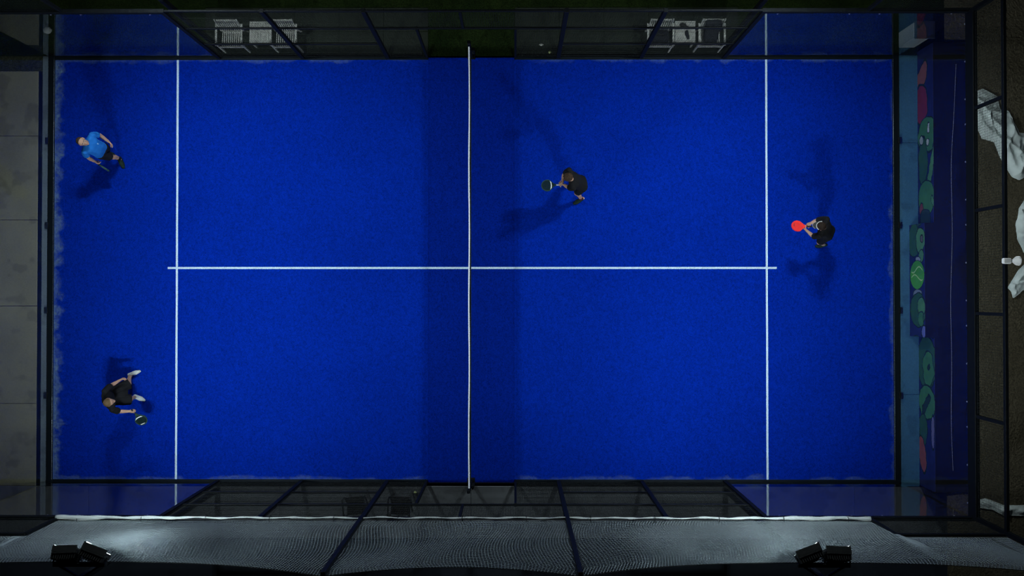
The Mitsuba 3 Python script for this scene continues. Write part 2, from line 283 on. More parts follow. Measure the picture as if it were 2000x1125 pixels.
for x0, x1, Y, sy, lab in ((XW, -5.95, YN, -1, 'glass side wall of two panes at the top left corner'), (5.95, XE, YN, -1, 'glass side wall of two panes at the top right corner'),
                           (XW, -5.95, YS, 1, 'glass side wall of two panes at the bottom left corner'), (5.95, XE, YS, 1, 'glass side wall of two panes at the bottom right corner')):
    g = thing('glass_wall', lab, 'glass wall'); xm = (x0 + x1) / 2
    for a, b in ((x0, xm - 0.004), (xm + 0.004, x1)): pane(g, (a, Y), (b, Y), 0.03, 2.88)
    add(g + '__top_rail', box(x0, x1, Y - 0.04, Y + 0.04, 2.90, 3.0, 0.008), 'steel_dark')
    xa, xb = (x0, xm) if x0 < 0 else (xm, x1)          # the two metres next to the back wall carry a metre of mesh
    add(g + '__mesh_rail', box(xa, xb, Y - 0.025, Y + 0.025, 3.95, 4.02, 0.006), 'steel_dark')
    xp = xb if x0 < 0 else xa
    add(g + '__mesh_post', box(xp - 0.03, xp + 0.03, Y - 0.03, Y + 0.03, 3.0, 4.0), 'steel_dark')
    add(g + '__wire_mesh', wire_grid((xa, Y, 0), (1, 0, 0), xb - xa, 3.0, 3.95), 'wire_dark', kind='stuff')
    bolts(g, [(x, Y, 2.84) for x in (x0 + 0.3, xm - 0.3, xm + 0.3, x1 - 0.3)], (0, sy, 0))

# ---------------------------------------------------------------- mesh fences along both long sides
PX = (-5.95, -3.98, -1.97, -1.04, 1.04, 2.05, 4.0, 5.95)
for Y, lab in ((YN, 'dark wire mesh fence along the top side, in front of the white chairs'), (YS, 'dark wire mesh fence along the bottom side, under the grey netting')):
    f = thing('mesh_fence', lab, 'fence')
    for x in PX:
        door = abs(x) < 1.5; w = 0.025 if door else 0.045
        add(f + '__post', box(x - w, x + w, Y - 0.04, Y + 0.04, 0.0, 2.0 if door else 3.0, 0.006), 'steel_dark')
    add(f + '__lintel_post', box(-0.06 - 0.025, -0.06 + 0.025, Y - 0.03, Y + 0.03, 2.02, 2.96), 'steel_dark')
    for z, x0, x1 in ((1.0, -5.95, -1.97), (1.0, 2.05, 5.95), (2.0, -5.95, 5.95), (2.97, -5.95, 5.95)):
        add(f + '__rail', box(x0, x1, Y - 0.02, Y + 0.02, z - 0.025, z + 0.025, 0.005), 'steel_dark')
    for x in (-0.99, 0.99): add(f + '__gate_stay', bar((x * 1.04, Y, 1.98), (x * 1.04, Y, 0.02), 0.03), 'steel_dark')
    for a, b, z0 in ((-5.95, -3.98, 0.05), (-3.98, -1.97, 0.05), (-1.97, -1.04, 0.05), (-1.04, 1.04, 2.0), (1.04, 2.05, 0.05), (2.05, 4.0, 0.05), (4.0, 5.95, 0.05)):
        add(f + '__wire_mesh', wire_grid((a, Y, 0), (1, 0, 0), b - a, z0, 2.95), 'wire_dark', kind='stuff')

# ---------------------------------------------------------------- floodlight masts: they carry the light of the place
def mast(x, sy, lab):
    t = thing('light_mast', lab, 'floodlight mast')
    yp, yb, zb = sy * 5.22, sy * 4.98, 5.68
    add(t + '__pole', box(x - 0.05, x + 0.05, yp - 0.05, yp + 0.05, -0.01, 5.72, 0.01), 'steel_dark')
    add(t + '__crossbar', box(x - 0.42, x + 0.42, yb - 0.03, yb + 0.03, zb - 0.03, zb + 0.03, 0.006), 'steel_dark')
    for s in (-1, 1): add(t + '__brace', bar((x + s * 0.36, yb, zb), (x, yp, zb - 0.05), 0.03), 'steel_dark')
    for s in (-1, 1):
        c = V(x + s * 0.225, sy * 4.80, 5.60)
        aim = unit((-0.15 * np.sign(x) + 0.18 * s, -sy * 0.86, -0.50))
        a, b, d = frame_of(aim)
        M = np.eye(4); M[:3, 0], M[:3, 1], M[:3, 2], M[:3, 3] = a, b, d, c
        outer = 1 if a[0] * x > 0 else -1              # the cheek towards the end of the court is taller
        body = [box(-0.20, 0.20, -0.14, 0.14, -0.06, 0.0, 0.01), box(-0.12, 0.12, -0.10, 0.10, -0.15, -0.05, 0.01)] + [box(-0.19 + k * 0.037, -0.172 + k * 0.037, -0.125, 0.125, -0.13, -0.05) for k in range(11)]
        rim = [box(-0.20, 0.20, 0.128, 0.142, -0.02, 0.07), box(-0.20, 0.20, -0.142, -0.125, -0.02, 0.042)] + [box(q * 0.1875 - 0.0125, q * 0.1875 + 0.0125, -0.14, 0.14, -0.02, 0.085 if q == outer else 0.03) for q in (-1, 1)]
        m = cat(body + rim); m.apply_transform(M)
        k = add(t + '__floodlight', m, 'lamp_black')
        y = cat([bar((s2 * 0.205, 0, -0.02), (s2 * 0.205, 0, -0.165), 0.012, 0.03) for s2 in (-1, 1)] + [bar((-0.21, 0, -0.160), (0.21, 0, -0.160), 0.03, 0.012)]); y.apply_transform(M)
        tip = [(M @ V(s2 * 0.20, 0, -0.155, 1))[:3] for s2 in (-1, 1)]
        add(k + '__yoke', cat([y] + [bar(q, (q[0], yb, zb), 0.014) for q in tip]), 'steel_dark')
        L = trimesh.Trimesh([[-0.17, -0.12, 0.012], [0.17, -0.12, 0.012], [0.17, 0.12, 0.012], [-0.17, 0.12, 0.012]], [[0, 1, 2], [0, 2, 3]], process=False); L.apply_transform(M)
        add(k + '__lens', L, 'plastic_white', label='glowing white lens', emitter={'type': 'area', 'radiance': {'type': 'rgb', 'value': LAMP}})
mast(-5.98, 1, 'dark mast with two floodlights behind the top fence, left one')
mast(5.98, 1, 'dark mast with two floodlights behind the top fence, right one')
mast(-5.98, -1, 'dark mast with two black floodlights at the bottom left, over the netting')
mast(5.98, -1, 'dark mast with two black floodlights at the bottom right, over the netting')

# ---------------------------------------------------------------- grey safety netting above the bottom fence
def z_top(x):
    if abs(x - 0.04) < 2.01: return 6.0 - 0.40 * (1 - ((x - 0.04) / 2.01) ** 2)
    return 5.36 + 0.64 * min(1, abs((abs(x) - 6.0) / 3.98)) ** 2.6
def z_bot(x): return 3.03 if abs(x) < 7.95 else (4.04 if abs(x) > 8.1 else 3.03 + (abs(x) - 7.95) / 0.15 * 1.01)
def y_net(x, s): return YS - 0.03 + 0.10 * math.sin(s * math.pi) * (0.5 * math.sin(x * 0.9) + 0.35 * math.sin(x * 2.3 + 1))
NET = thing('safety_net', 'grey woven safety netting hung above the bottom fence between tall posts', 'netting')
ms = []
def npt(x, s): return (x, y_net(x, s), z_bot(x) + (z_top(x) - z_bot(x)) * s)
for x in np.arange(XW + 0.02, XE, 0.052): ms.append(tube([npt(x + 0.10 * math.sin(6 * s + x), s) if 0 < s < 1 and abs(x) < 9.7 else npt(x, s) for s in np.linspace(0, 1, 11)], 0.0044, 3))
xs = np.linspace(XW + 0.02, XE - 0.02, 240)
for s in np.linspace(0.0, 1, 50): ms.append(tube([npt(x, s) for x in xs], 0.0044, 3))
add(NET + '__netting', cat(ms), 'yarn_grey', kind='stuff')
hx = np.linspace(-7.94, 7.94, 420)
hr = 0.016 + 0.034 * np.clip((np.abs(hx) - 4.5) / 3.0, 0, 1) * (0.7 + 0.3 * np.sin(hx * 4)) + 0.007 * np.sin(hx * 13) * np.sin(hx * 5.1)
add(NET + '__hem', tube([(x, YS + 0.035 + 0.008 * math.sin(7 * x), 3.06 + 0.01 * math.sin(5 * x)) for x in hx], np.maximum(hr, 0.010), 8), 'hem_white', True, label='bright white rolled hem')
add(NET + '__head_rope', tube([npt(x, 1.0) for x in xs], 0.006, 6), 'wire_dark')
for x in (-1.97, 2.05): add(NET + '__net_post', box(x - 0.04, x + 0.04, YS - 0.02, YS + 0.06, 3.0, 6.05, 0.006), 'steel_dark', label='tall dark post')
for x in np.arange(-7.5, 7.6, 1.25): add(NET + '__tie', tube([(x, YS + 0.075 * math.cos(a), 3.04 + 0.075 * math.sin(a)) for a in np.linspace(0, 2 * math.pi, 11)], 0.006, 5), 'steel_dark')

# ---------------------------------------------------------------- court net
N_ = thing('padel_net', 'dark padel net with a white top band across the middle of the court', 'net')
def zn(y): return 0.88 + 0.04 * (y / 5) ** 2
ms = [tube([(0, y, 0.02), (0, y, zn(y) - 0.02)], 0.0022, 4) for y in np.arange(-4.92, 4.90, 0.042)]
for k in range(22): ms.append(tube([(0, y, 0.03 + (zn(y) - 0.06) * k / 21) for y in np.linspace(-4.92, 4.90, 40)], 0.0022, 4))
add(N_ + '__netting', cat(ms), 'net_black', kind='stuff')
tp = []
for a, b in zip(np.linspace(-4.95, 4.93, 60)[:-1], np.linspace(-4.95, 4.93, 60)[1:]):
    j0, j1 = 0.006 * math.sin(a * 2.1), 0.006 * math.sin(b * 2.1)
    tp.append(bar((j0, a, zn(a) - 0.02), (j1, b, zn(b) - 0.02), 0.028, 0.055))
add(N_ + '__top_band', cat(tp), 'tape_white', label='white top band')
for sy in (-1, 1):
    y = sy * 5.0
    k = add(N_ + '__post', cat([box(-0.035, 0.035, y - 0.04, y + 0.04, 0, 1.02, 0.008), box(-0.09, 0.09, y - 0.07, y + 0.07, 0, 0.012)]), 'steel_dark')
    add(k + '__winch', cat([box(0.035, 0.10, y - 0.05, y + 0.03, 0.30, 0.55, 0.01), rod((0.06, y - 0.09, 0.45), (0.06, y + 0.05, 0.45), 0.02)]), 'steel_dark')

# ---------------------------------------------------------------- white slatted garden chairs and tables behind the top fence
def b2(ms, T4): m = cat(ms); m.apply_transform(T4); return m
def place(x, y, a=0.0, z=0.0): return trimesh.transformations.translation_matrix((x, y, z)) @ trimesh.transformations.rotation_matrix(a, (0, 0, 1))
def garden_chair(x, y, a, lab):
    """faces -y; its front legs stand at y = 0 of its own frame"""
    t = thing('garden_chair', lab, 'chair', 'white slatted garden chairs'); M = place(x, y, a)
    A = lambda n, ms, l=None: add(t + '__' + n, b2(ms, M), 'chair_white', label=l)
    for s in (-1, 1):
        A('leg', [bar((s * 0.29, 0.03, 0), (s * 0.29, 0.03, 0.58), 0.03), bar((s * 0.29, 0.035, 0.36), (s * 0.20, 0.035, 0.43), 0.022)])
        A('rear_leg', [bar((s * 0.25, 0.52, 0), (s * 0.25, 0.42, 0.40), 0.03)])
        A('armrest', [box(s * 0.29 - 0.022, s * 0.29 + 0.022, -0.01, 0.50, 0.58, 0.605, 0.005), bar((s * 0.27, 0.49, 0.585), (s * 0.25, 0.45, 0.40), 0.025)])
    A('front_rail', [box(-0.275, 0.275, 0.02, 0.045, 0.36, 0.41)])
    A('seat', [bar((x_, 0.05, 0.42), (x_, 0.41, 0.38), 0.023, 0.016) for x_ in np.linspace(-0.21, 0.21, 10)] + [box(-0.23, 0.23, 0.36, 0.39, 0.345, 0.37)])
    A('backrest', [bar((x_, 0.42, 0.38), (x_, 0.505, 0.78), 0.023, 0.016, (0, 1, 0)) for x_ in np.linspace(-0.21, 0.21, 10)] + [bar((-0.235, 0.522, 0.74), (0.235, 0.522, 0.74), 0.04, 0.018), bar((-0.235, 0.46, 0.48), (0.235, 0.46, 0.48), 0.03, 0.018)] + [bar((q * 0.25, 0.41, 0.38), (q * 0.25, 0.515, 0.82), 0.026) for q in (-1, 1)])
    return M
def garden_table(x, y, lab, cross):
    t = thing('garden_table', lab, 'table', 'white slatted garden tables'); M = place(x, y)
    A = lambda n, ms: add(t + '__' + n, b2(ms, M), 'chair_white')
    if cross: A('tabletop', [box(-0.235, 0.235, 0.02 + k * 0.0385, 0.052 + k * 0.0385, 0.40, 0.418, 0.003) for k in range(13)])
    else: A('tabletop', [box(-0.235 + k * 0.037, -0.204 + k * 0.037, 0.02, 0.515, 0.40, 0.418, 0.003) for k in range(13)])
    A('apron', [box(-0.225, 0.225, 0.03, 0.05, 0.35, 0.40), box(-0.225, 0.225, 0.48, 0.50, 0.35, 0.40), box(-0.225, -0.205, 0.03, 0.5, 0.35, 0.4), box(0.205, 0.225, 0.03, 0.5, 0.35, 0.4)])
    for sx in (-1, 1):
        for yy in (0.05, 0.48): A('leg', [bar((sx * 0.21, yy, 0), (sx * 0.21, yy, 0.40), 0.03)])
garden_chair(-5.52, 5.07, 0.0, 'white slatted garden chair behind the top fence, leftmost of the four')
garden_chair(-4.27, 5.07, 0.0, 'empty white slatted garden chair crossed by a dark fence post, second from the left')
garden_table(-4.87, 5.17, 'low white slatted table between the two empty garden chairs', False)
CH = garden_chair(4.36, 5.07, 0.0, 'white slatted garden chair with a dark bag on its seat')
CJ = garden_chair(5.53, 5.07, 0.0, 'white slatted garden chair covered by a dark jacket, rightmost of the four')
garden_table(4.96, 5.17, 'low white slatted table with dark things on it', True)

def blob(pts, r, seed=0, amp=0.012, n=3):
    """a soft solid: hull of spheres, refined and roughened"""
    M = m3.Manifold.batch_hull([m3.Manifold.sphere(r if np.isscalar(r) else r[i], 14).translate(tuple(map(float, p))) for i, p in enumerate(pts)]).refine_to_length(0.03)
    a = M.to_mesh(); m = trimesh.Trimesh(a.vert_properties[:, :3], a.tri_verts)
    m.vertices += m.vertex_normals * ((meshkit.fbm(m.vertices * 14, 3, seed) - 0.5) * 2 * amp)[:, None]; return m
t = thing('bag', 'dark sports bag lying on the seat of a white garden chair', 'bag')
add(t + '__body', blob([(4.24, 5.22, 0.52), (4.48, 5.22, 0.52), (4.24, 5.36, 0.51), (4.48, 5.36, 0.51)], 0.085, 1), 'bag_black', True)
add(t + '__strap', tube([(4.26 + 0.2 * k / 10, 5.29, 0.60 + 0.05 * math.sin(math.pi * k / 10)) for k in range(11)], 0.010, 6), 'chair_black', True)
t = thing('jacket', 'dark jacket draped over the back and seat of a white garden chair', 'jacket')
add(t + '__body', cat([blob([(5.39, 5.44, 0.55), (5.65, 5.44, 0.55), (5.39, 5.53, 0.80), (5.65, 5.53, 0.80), (5.40, 5.16, 0.475), (5.62, 5.16, 0.475), (5.40, 5.40, 0.48), (5.62, 5.40, 0.48)], 0.045, 2, 0.018)]), 'bag_black', True)
add(t + '__sleeve', blob([(5.68, 5.50, 0.76), (5.71, 5.40, 0.62)], 0.04, 3), 'bag_black', True)
t = thing('hat', 'small black cap on the white slatted table, beside the pouch', 'cap'); add(t, cat([blob([(4.87, 5.58, 0.466), (4.93, 5.56, 0.466)], 0.045, 4, 0.006), box(4.92, 5.03, 5.49, 5.57, 0.425, 0.433, 0.003)]), 'chair_black', True); 
t = thing('pouch', 'dark grey pouch lying on the white slatted table', 'pouch'); add(t, blob([(4.97, 5.38, 0.452), (5.02, 5.28, 0.452), (4.99, 5.44, 0.452)], 0.028, 5, 0.004), 'bag_black', True)
for k in ('hat', 'pouch'): NAMES.add(k)
for k in [k for k in scene if k in ('hat_001', 'pouch_001')]: scene[k[:-4]] = scene.pop(k)

def single(name, mesh, m, lab, catg, smooth=True, group=None):
    k = thing(name, lab, catg, group); scene[k] = ply(mesh, m, smooth); return k
def ball(c, r):
    s = trimesh.creation.icosphere(3, r); s.apply_translation(c); return s
k = single('ball', ball((1.85, 5.09, 0.033), 0.033), 'ball_yellow', 'small yellow ball on the dark paving behind the top fence', 'ball')
single('ball', ball((-1.31, -5.27, 0.023), 0.033), 'ball_yellow', 'small pale ball on the concrete outside the bottom fence, near the dark chairs', 'ball')
def lathe(prof, p, d, n=20):
    m = trimesh.creation.revolve(np.array(prof), sections=n); a, b, c = frame_of(d); M = np.eye(4); M[:3, 0], M[:3, 1], M[:3, 2], M[:3, 3] = a, b, c, p; m.apply_transform(M); return m
t = thing('bottle', 'small clear bottle lying on the paving beside the yellow ball', 'bottle')
add(t + '__body', lathe([(0, 0), (0.030, 0.002), (0.032, 0.02), (0.032, 0.13), (0.014, 0.165), (0.012, 0.18), (0, 0.18)], (2.06, 5.08, 0.032), (0.45, 0.9, 0)), 'bottle_clear', 35)
add(t + '__lid', lathe([(0, 0), (0.015, 0), (0.015, 0.018), (0, 0.018)], (2.06 + 0.081, 5.08 + 0.162, 0.032), (0.45, 0.9, 0)), 'plastic_white', 35)
def scrap(c, s, seed):
    g = np.random.default_rng(seed); m = trimesh.creation.icosphere(2, 1.0); m.vertices *= (1 + 0.5 * (meshkit.fbm(m.vertices * 3 + seed, 3, seed) - 0.5))[:, None]
    m.vertices *= np.array(s); m.vertices += np.array(c); m.vertices[:, 2] = np.maximum(m.vertices[:, 2], 0.0); return m
single('wrapper', scrap((1.65, 5.27, 0.012), (0.05, 0.025, 0.014), 3), 'chair_white', 'tiny pale wrapper on the paving left of the yellow ball', 'wrapper')
single('paper', scrap((-10.02, 5.62, 0.03), (0.10, 0.08, 0.05), 6), 'sock_grey', 'crumpled pale paper on the ground outside the top left corner', 'paper')

# concrete block outside the top right corner
t = thing('block', 'grey concrete block with a dark cap outside the top right corner', 'concrete block')
add(t + '__body', box(10.09, 10.46, 5.20, 5.56, -0.05, 0.66, 0.012), 'concrete_block'); add(t + '__cap', box(10.10, 10.56, 5.18, 5.58, 0.66, 0.70, 0.01), 'block_cap')

# two dark folding chairs outside the bottom fence
def dark_chair(x, y, a, lab):
    t = thing('folding_chair', lab, 'chair', 'dark chairs outside the bottom fence'); M = place(x, y, a)
    A = lambda n, ms, b='chair_black': add(t + '__' + n, b2(ms, M), b)
    A('seat', [box(-0.20, 0.20, -0.21, 0.21, 0.43, 0.46, 0.01)])
    A('backrest', [bar((-0.19, -0.22, 0.66), (0.19, -0.22, 0.66), 0.34, 0.02, (0, 1, 0))] if 0 else [box(-0.20, 0.20, -0.245, -0.22, 0.52, 0.86, 0.008)])
    for sx in (-1, 1):
        A('leg', [bar((sx * 0.21, 0.22, 0), (sx * 0.21, -0.20, 0.45), 0.025)]); A('leg', [bar((sx * 0.225, -0.24, 0), (sx * 0.225, 0.20, 0.45), 0.025)])
        A('back_stile', [bar((sx * 0.21, -0.20, 0.44), (sx * 0.21, -0.24, 0.88), 0.025)])
        A('armrest', [bar((sx * 0.245, -0.22, 0.66), (sx * 0.245, 0.20, 0.66), 0.03, 0.02), bar((sx * 0.245, 0.20, 0.66), (sx * 0.235, 0.20, 0.44), 0.02)])
dark_chair(-2.62, -5.46, 0.10, 'dark folding chair outside the bottom fence, left of the pair')
dark_chair(-1.60, -5.46, -0.03, 'dark folding chair outside the bottom fence, right of the pair, nearer the net')

# ---------------------------------------------------------------- white tarps, cable and camera at the right end
def tarp(outline, z0, seed, h=0.12, lab=''):
    poly = Polygon(outline).buffer(0.02); x0, y0, x1, y1 = poly.bounds; st = 0.022
    g = np.random.default_rng(seed); edge = [poly.exterior.interpolate(d) for d in np.arange(0, poly.length, st)]
    pts = [(p.x, p.y) for p in edge]
    inner = poly.buffer(-st * 0.5)
    for x in np.arange(x0, x1, st):
        for y in np.arange(y0, y1, st):
            q = (x + g.uniform(-.008, .008), y + g.uniform(-.008, .008))
            if inner.contains(Point(q)): pts.append(q)
    pts = np.array(pts); tri = Delaunay(pts).simplices; cen = pts[tri].mean(1); tri = tri[[poly.contains(Point(c)) for c in cen]]
    p3 = np.c_[pts, np.zeros(len(pts))]
    d = np.array([poly.exterior.distance(Point(p)) for p in pts])
    z = np.zeros(len(pts)); c0 = np.array([(x0 + x1) / 2, (y0 + y1) / 2]); ext = max(x1 - x0, y1 - y0)
    for k in range(34):                                  # folds: sharp ridges and creases across the sheet
        th = g.uniform(0, math.pi); nv = np.array([math.cos(th), math.sin(th)]); off = g.uniform(-0.5, 0.5) * ext; wd = g.uniform(0.03, 0.13)
        along = (pts - c0) @ np.array([-nv[1], nv[0]]); ds = np.abs((pts - c0) @ nv - off + 0.05 * np.sin(along * 5 + k))
        env = np.clip(1 - np.abs(along - g.uniform(-0.4, 0.4) * ext) / (g.uniform(0.25, 0.7) * ext), 0, 1)
        z += (1 if k % 3 else -0.6) * h * g.uniform(0.25, 0.9) * (wd / 0.11) ** 0.6 * np.maximum(0, 1 - ds / wd) * env
    z = np.maximum(z, 0) + 0.06 * (meshkit.fbm(np.c_[pts * 5, 0 * d], 3, seed))
    z = z0 + 0.012 + z * np.clip(d / 0.10, 0.2, 1)
    a, b = trimesh.Trimesh(np.c_[pts, z], tri, process=False), None
    n = a.vertex_normals; n = np.where(n[:, 2:] < 0, -n, n)
    v = np.vstack([a.vertices, a.vertices - V(0, 0, 0.004)]); f = np.vstack([tri, tri[:, ::-1] + len(pts)])
    single('tarp', trimesh.Trimesh(v, f, process=False), 'tarp', lab, 'plastic sheet', 40)
tarp([(11.44, 3.62), (11.45, 3.96), (11.64, 4.02), (11.94, 3.86), (12.02, 3.55), (12.20, 3.52), (12.44, 3.02), (13.3, 2.95), (13.4, 2.0), (12.62, 2.08), (12.45, 1.98), (12.30, 2.04), (12.04, 2.47), (11.90, 2.84), (11.62, 2.92), (11.50, 3.2)], 0.66, 5, 0.16, 'large crumpled white plastic sheet on the soil beyond the right wall, near the top')
tarp([(12.60, 1.55), (12.44, 1.30), (12.37, 0.95), (12.40, 0.64), (12.56, 0.32), (13.3, 0.3), (13.3, 1.6)], 0.66, 9, 0.16, 'crumpled white plastic sheet on the soil, cut by the right edge beside the white camera')
tarp([(12.66, 0.16), (12.42, -0.10), (12.19, -0.47), (12.26, -0.55), (12.30, -0.69), (12.52, -0.50), (12.60, -0.55), (13.2, -0.45), (13.2, 0.2)], 0.66, 13, 0.12, 'pointed end of a crumpled white plastic sheet just below the white camera')
tarp([(11.38, -5.40), (11.48, -5.28), (11.64, -5.24), (11.80, -5.30), (12.05, -5.40), (12.9, -5.39), (12.9, -5.60), (12.05, -5.59), (11.80, -5.46)], 0.66, 17, 0.06, 'pale plastic sheet lying on the soil at the bottom right')
single('cable', tube([(10.90 + 0.012 * math.sin(y * 2.2) + 0.02 * math.sin(y * 0.7) + (max(0, y - 2.2) ** 1.6) * 0.035, y, 0.690) for y in np.linspace(-4.6, 4.6, 90)], 0.006, 5), 'cable_grey', 'thin pale cable running along the top of the mural wall', 'cable')
t = thing('security_camera', 'white camera mounted on the top rail of the right wall', 'camera')
add(t + '__body', box(9.90, 10.05, -0.075, 0.03, 4.03, 4.10, 0.015), 'plastic_white')
add(t + '__hood', lathe([(0, 0), (0.012, 0.0), (0.02, 0.02), (0.085, 0.10), (0.09, 0.14), (0.06, 0.165), (0, 0.17)], (10.055, -0.022, 4.06), (1, 0, 0.05)), 'plastic_white', 40)
add(t + '__bracket', rod((10.02, -0.022, 4.06), (10.10, -0.022, 4.06), 0.014), 'steel_dark')

# ---------------------------------------------------------------- people
def sph(c, r, n=20): return m3.Manifold.sphere(float(r), n).translate(tuple(map(float, c)))
def bone(*cr): return m3.Manifold.batch_hull([sph(c, r) for c, r in cr])
def tri(M): a = M.to_mesh(); return trimesh.Trimesh(a.vert_properties[:, :3], a.tri_verts)
def soft(M, L=0.02, it=10):
    m = tri(M.refine_to_length(L)); trimesh.smoothing.filter_taubin(m, lamb=0.5, nu=0.53, iterations=it); return m
def to_man(m): return m3.Manifold(m3.Mesh(np.asarray(m.vertices, np.float32), np.asarray(m.faces, np.uint32)))
def lerp(a, b, t): return V(a) * (1 - t) + V(b) * t

def hand(w, d, n, side, curl, spread=0.10):
    """w wrist, d towards the knuckles, n out of the palm, side +1 when the thumb lies along cross(n, d)"""
    d = unit(d); n = unit(V(n) - d * np.dot(n, d)); a = np.cross(n, d) * side; w = V(w); parts = []
    kn = [w + d * (0.088 - 0.008 * abs(k - 1)) + a * (0.031 - 0.0205 * k) for k in range(4)]
    parts.append(m3.Manifold.batch_hull([sph(w + a * s * 0.018, 0.019, 12) for s in (-1, 1)] + [sph(k_, 0.0125, 12) for k_ in kn] + [sph(w + d * 0.045 + a * s * 0.030, 0.0155, 12) for s in (-1, 1)]))
    for k, (Lf, r) in enumerate(((0.072, 0.0092), (0.080, 0.0095), (0.074, 0.0090), (0.058, 0.0080))):
        p, ang, fd = kn[k], 0.0, unit(d + a * spread * (1.5 - k))
        for seg, (fr, c) in enumerate(zip((0.46, 0.30, 0.24), curl)):
            ang += math.radians(c); v = fd * math.cos(ang) + n * math.sin(ang); q = p + v * Lf * fr
            parts.append(bone((p, r * (1 - 0.08 * seg)), (q, r * (0.92 - 0.08 * seg)))); p = q
    p = w + d * 0.028 + a * 0.026; v = unit(d * 0.62 + a * 0.62 + n * (0.25 + curl[0] / 120))
    q = p + v * 0.042; v2 = unit(d * 0.85 + n * (0.25 + curl[1] / 70) - a * curl[0] / 150); s_ = q + v2 * 0.034; e = s_ + unit(v2 + n * 0.3) * 0.026
    parts += [bone((p, 0.0155), (q, 0.0115)), bone((q, 0.0112), (s_, 0.0102)), bone((s_, 0.010), (e, 0.0085))]
    return soft(m3.Manifold.batch_boolean(parts, m3.OpType.Add), 0.005, 6)

def head_parts(c, f, up):
    """skull, face and ears round the centre c; f faces forward"""
    f = unit(f); up = unit(V(up) - f * np.dot(up, f)); l = np.cross(up, f); R = np.eye(4); R[:3, 0], R[:3, 1], R[:3, 2], R[:3, 3] = f, l, up, c
    cr = lambda x, y, z, r: sph((x, y, z), r, 28)
    skull = m3.Manifold.batch_hull([cr(-0.020, 0, 0.036, 0.080), cr(0.022, 0.012, 0.045, 0.064), cr(0.022, -0.012, 0.045, 0.064), cr(-0.03, 0, 0.0, 0.066)])
    face = m3.Manifold.batch_hull([cr(0.035, 0.020, 0.02, 0.052), cr(0.035, -0.020, 0.02, 0.052), cr(0.052, 0.026, -0.035, 0.026), cr(0.052, -0.026, -0.035, 0.026), cr(0.068, 0, -0.088, 0.022), cr(0.02, 0.040, -0.05, 0.022), cr(0.02, -0.040, -0.05, 0.022)])
    h = skull + face
    for s in (-1, 1): h = h - sph((0.098, s * 0.031, 0.008), 0.020, 18)
    h = h + bone(((0.086, 0, 0.012), 0.009), ((0.104, 0, -0.026), 0.0125)) + bone(((0.094, 0.012, -0.028), 0.008), ((0.094, -0.012, -0.028), 0.008))
    h = h + bone(((0.082, 0.022, -0.062), 0.008), ((0.088, 0, -0.060), 0.010), ((0.082, -0.022, -0.062), 0.008))
    for s in (-1, 1):
        h = h + bone(((0.087, s * 0.016, 0.030), 0.009), ((0.080, s * 0.046, 0.030), 0.008))
        ear = m3.Manifold.batch_hull([sph((-0.005, s * 0.078, 0.012), 0.012, 14), sph((-0.012, s * 0.083, 0.022), 0.012, 14), sph((-0.002, s * 0.076, -0.022), 0.009, 14)])
        h = h + ear
    mesh = soft(h, 0.010, 6); mesh.apply_transform(R)
    return mesh, R
def place_m(m, R): m.apply_transform(R); return m

def hair_mesh(R, bald=0.0, length=0.0):
    cr = lambda x, y, z, r: sph((x, y, z), r, 28)
    g = 0.007 + length
    sk = m3.Manifold.batch_hull([cr(-0.022, 0, 0.038, 0.080 + g), cr(0.018, 0.012, 0.047, 0.064 + g), cr(0.018, -0.012, 0.047, 0.064 + g), cr(-0.032, 0, 0.0, 0.066 + g)])
    nrm = unit((-0.75, 0, 0.66)); sk = sk.trim_by_plane(tuple(map(float, nrm)), float(-0.012 + bald))
    sk = sk.trim_by_plane((0.0, 0.0, 1.0), -0.045)
    m = soft(sk, 0.010, 3); m.vertices += m.vertex_normals * ((meshkit.fbm(m.vertices * 70, 2, 3) - 0.5) * 0.010)[:, None]; return place_m(m, R)

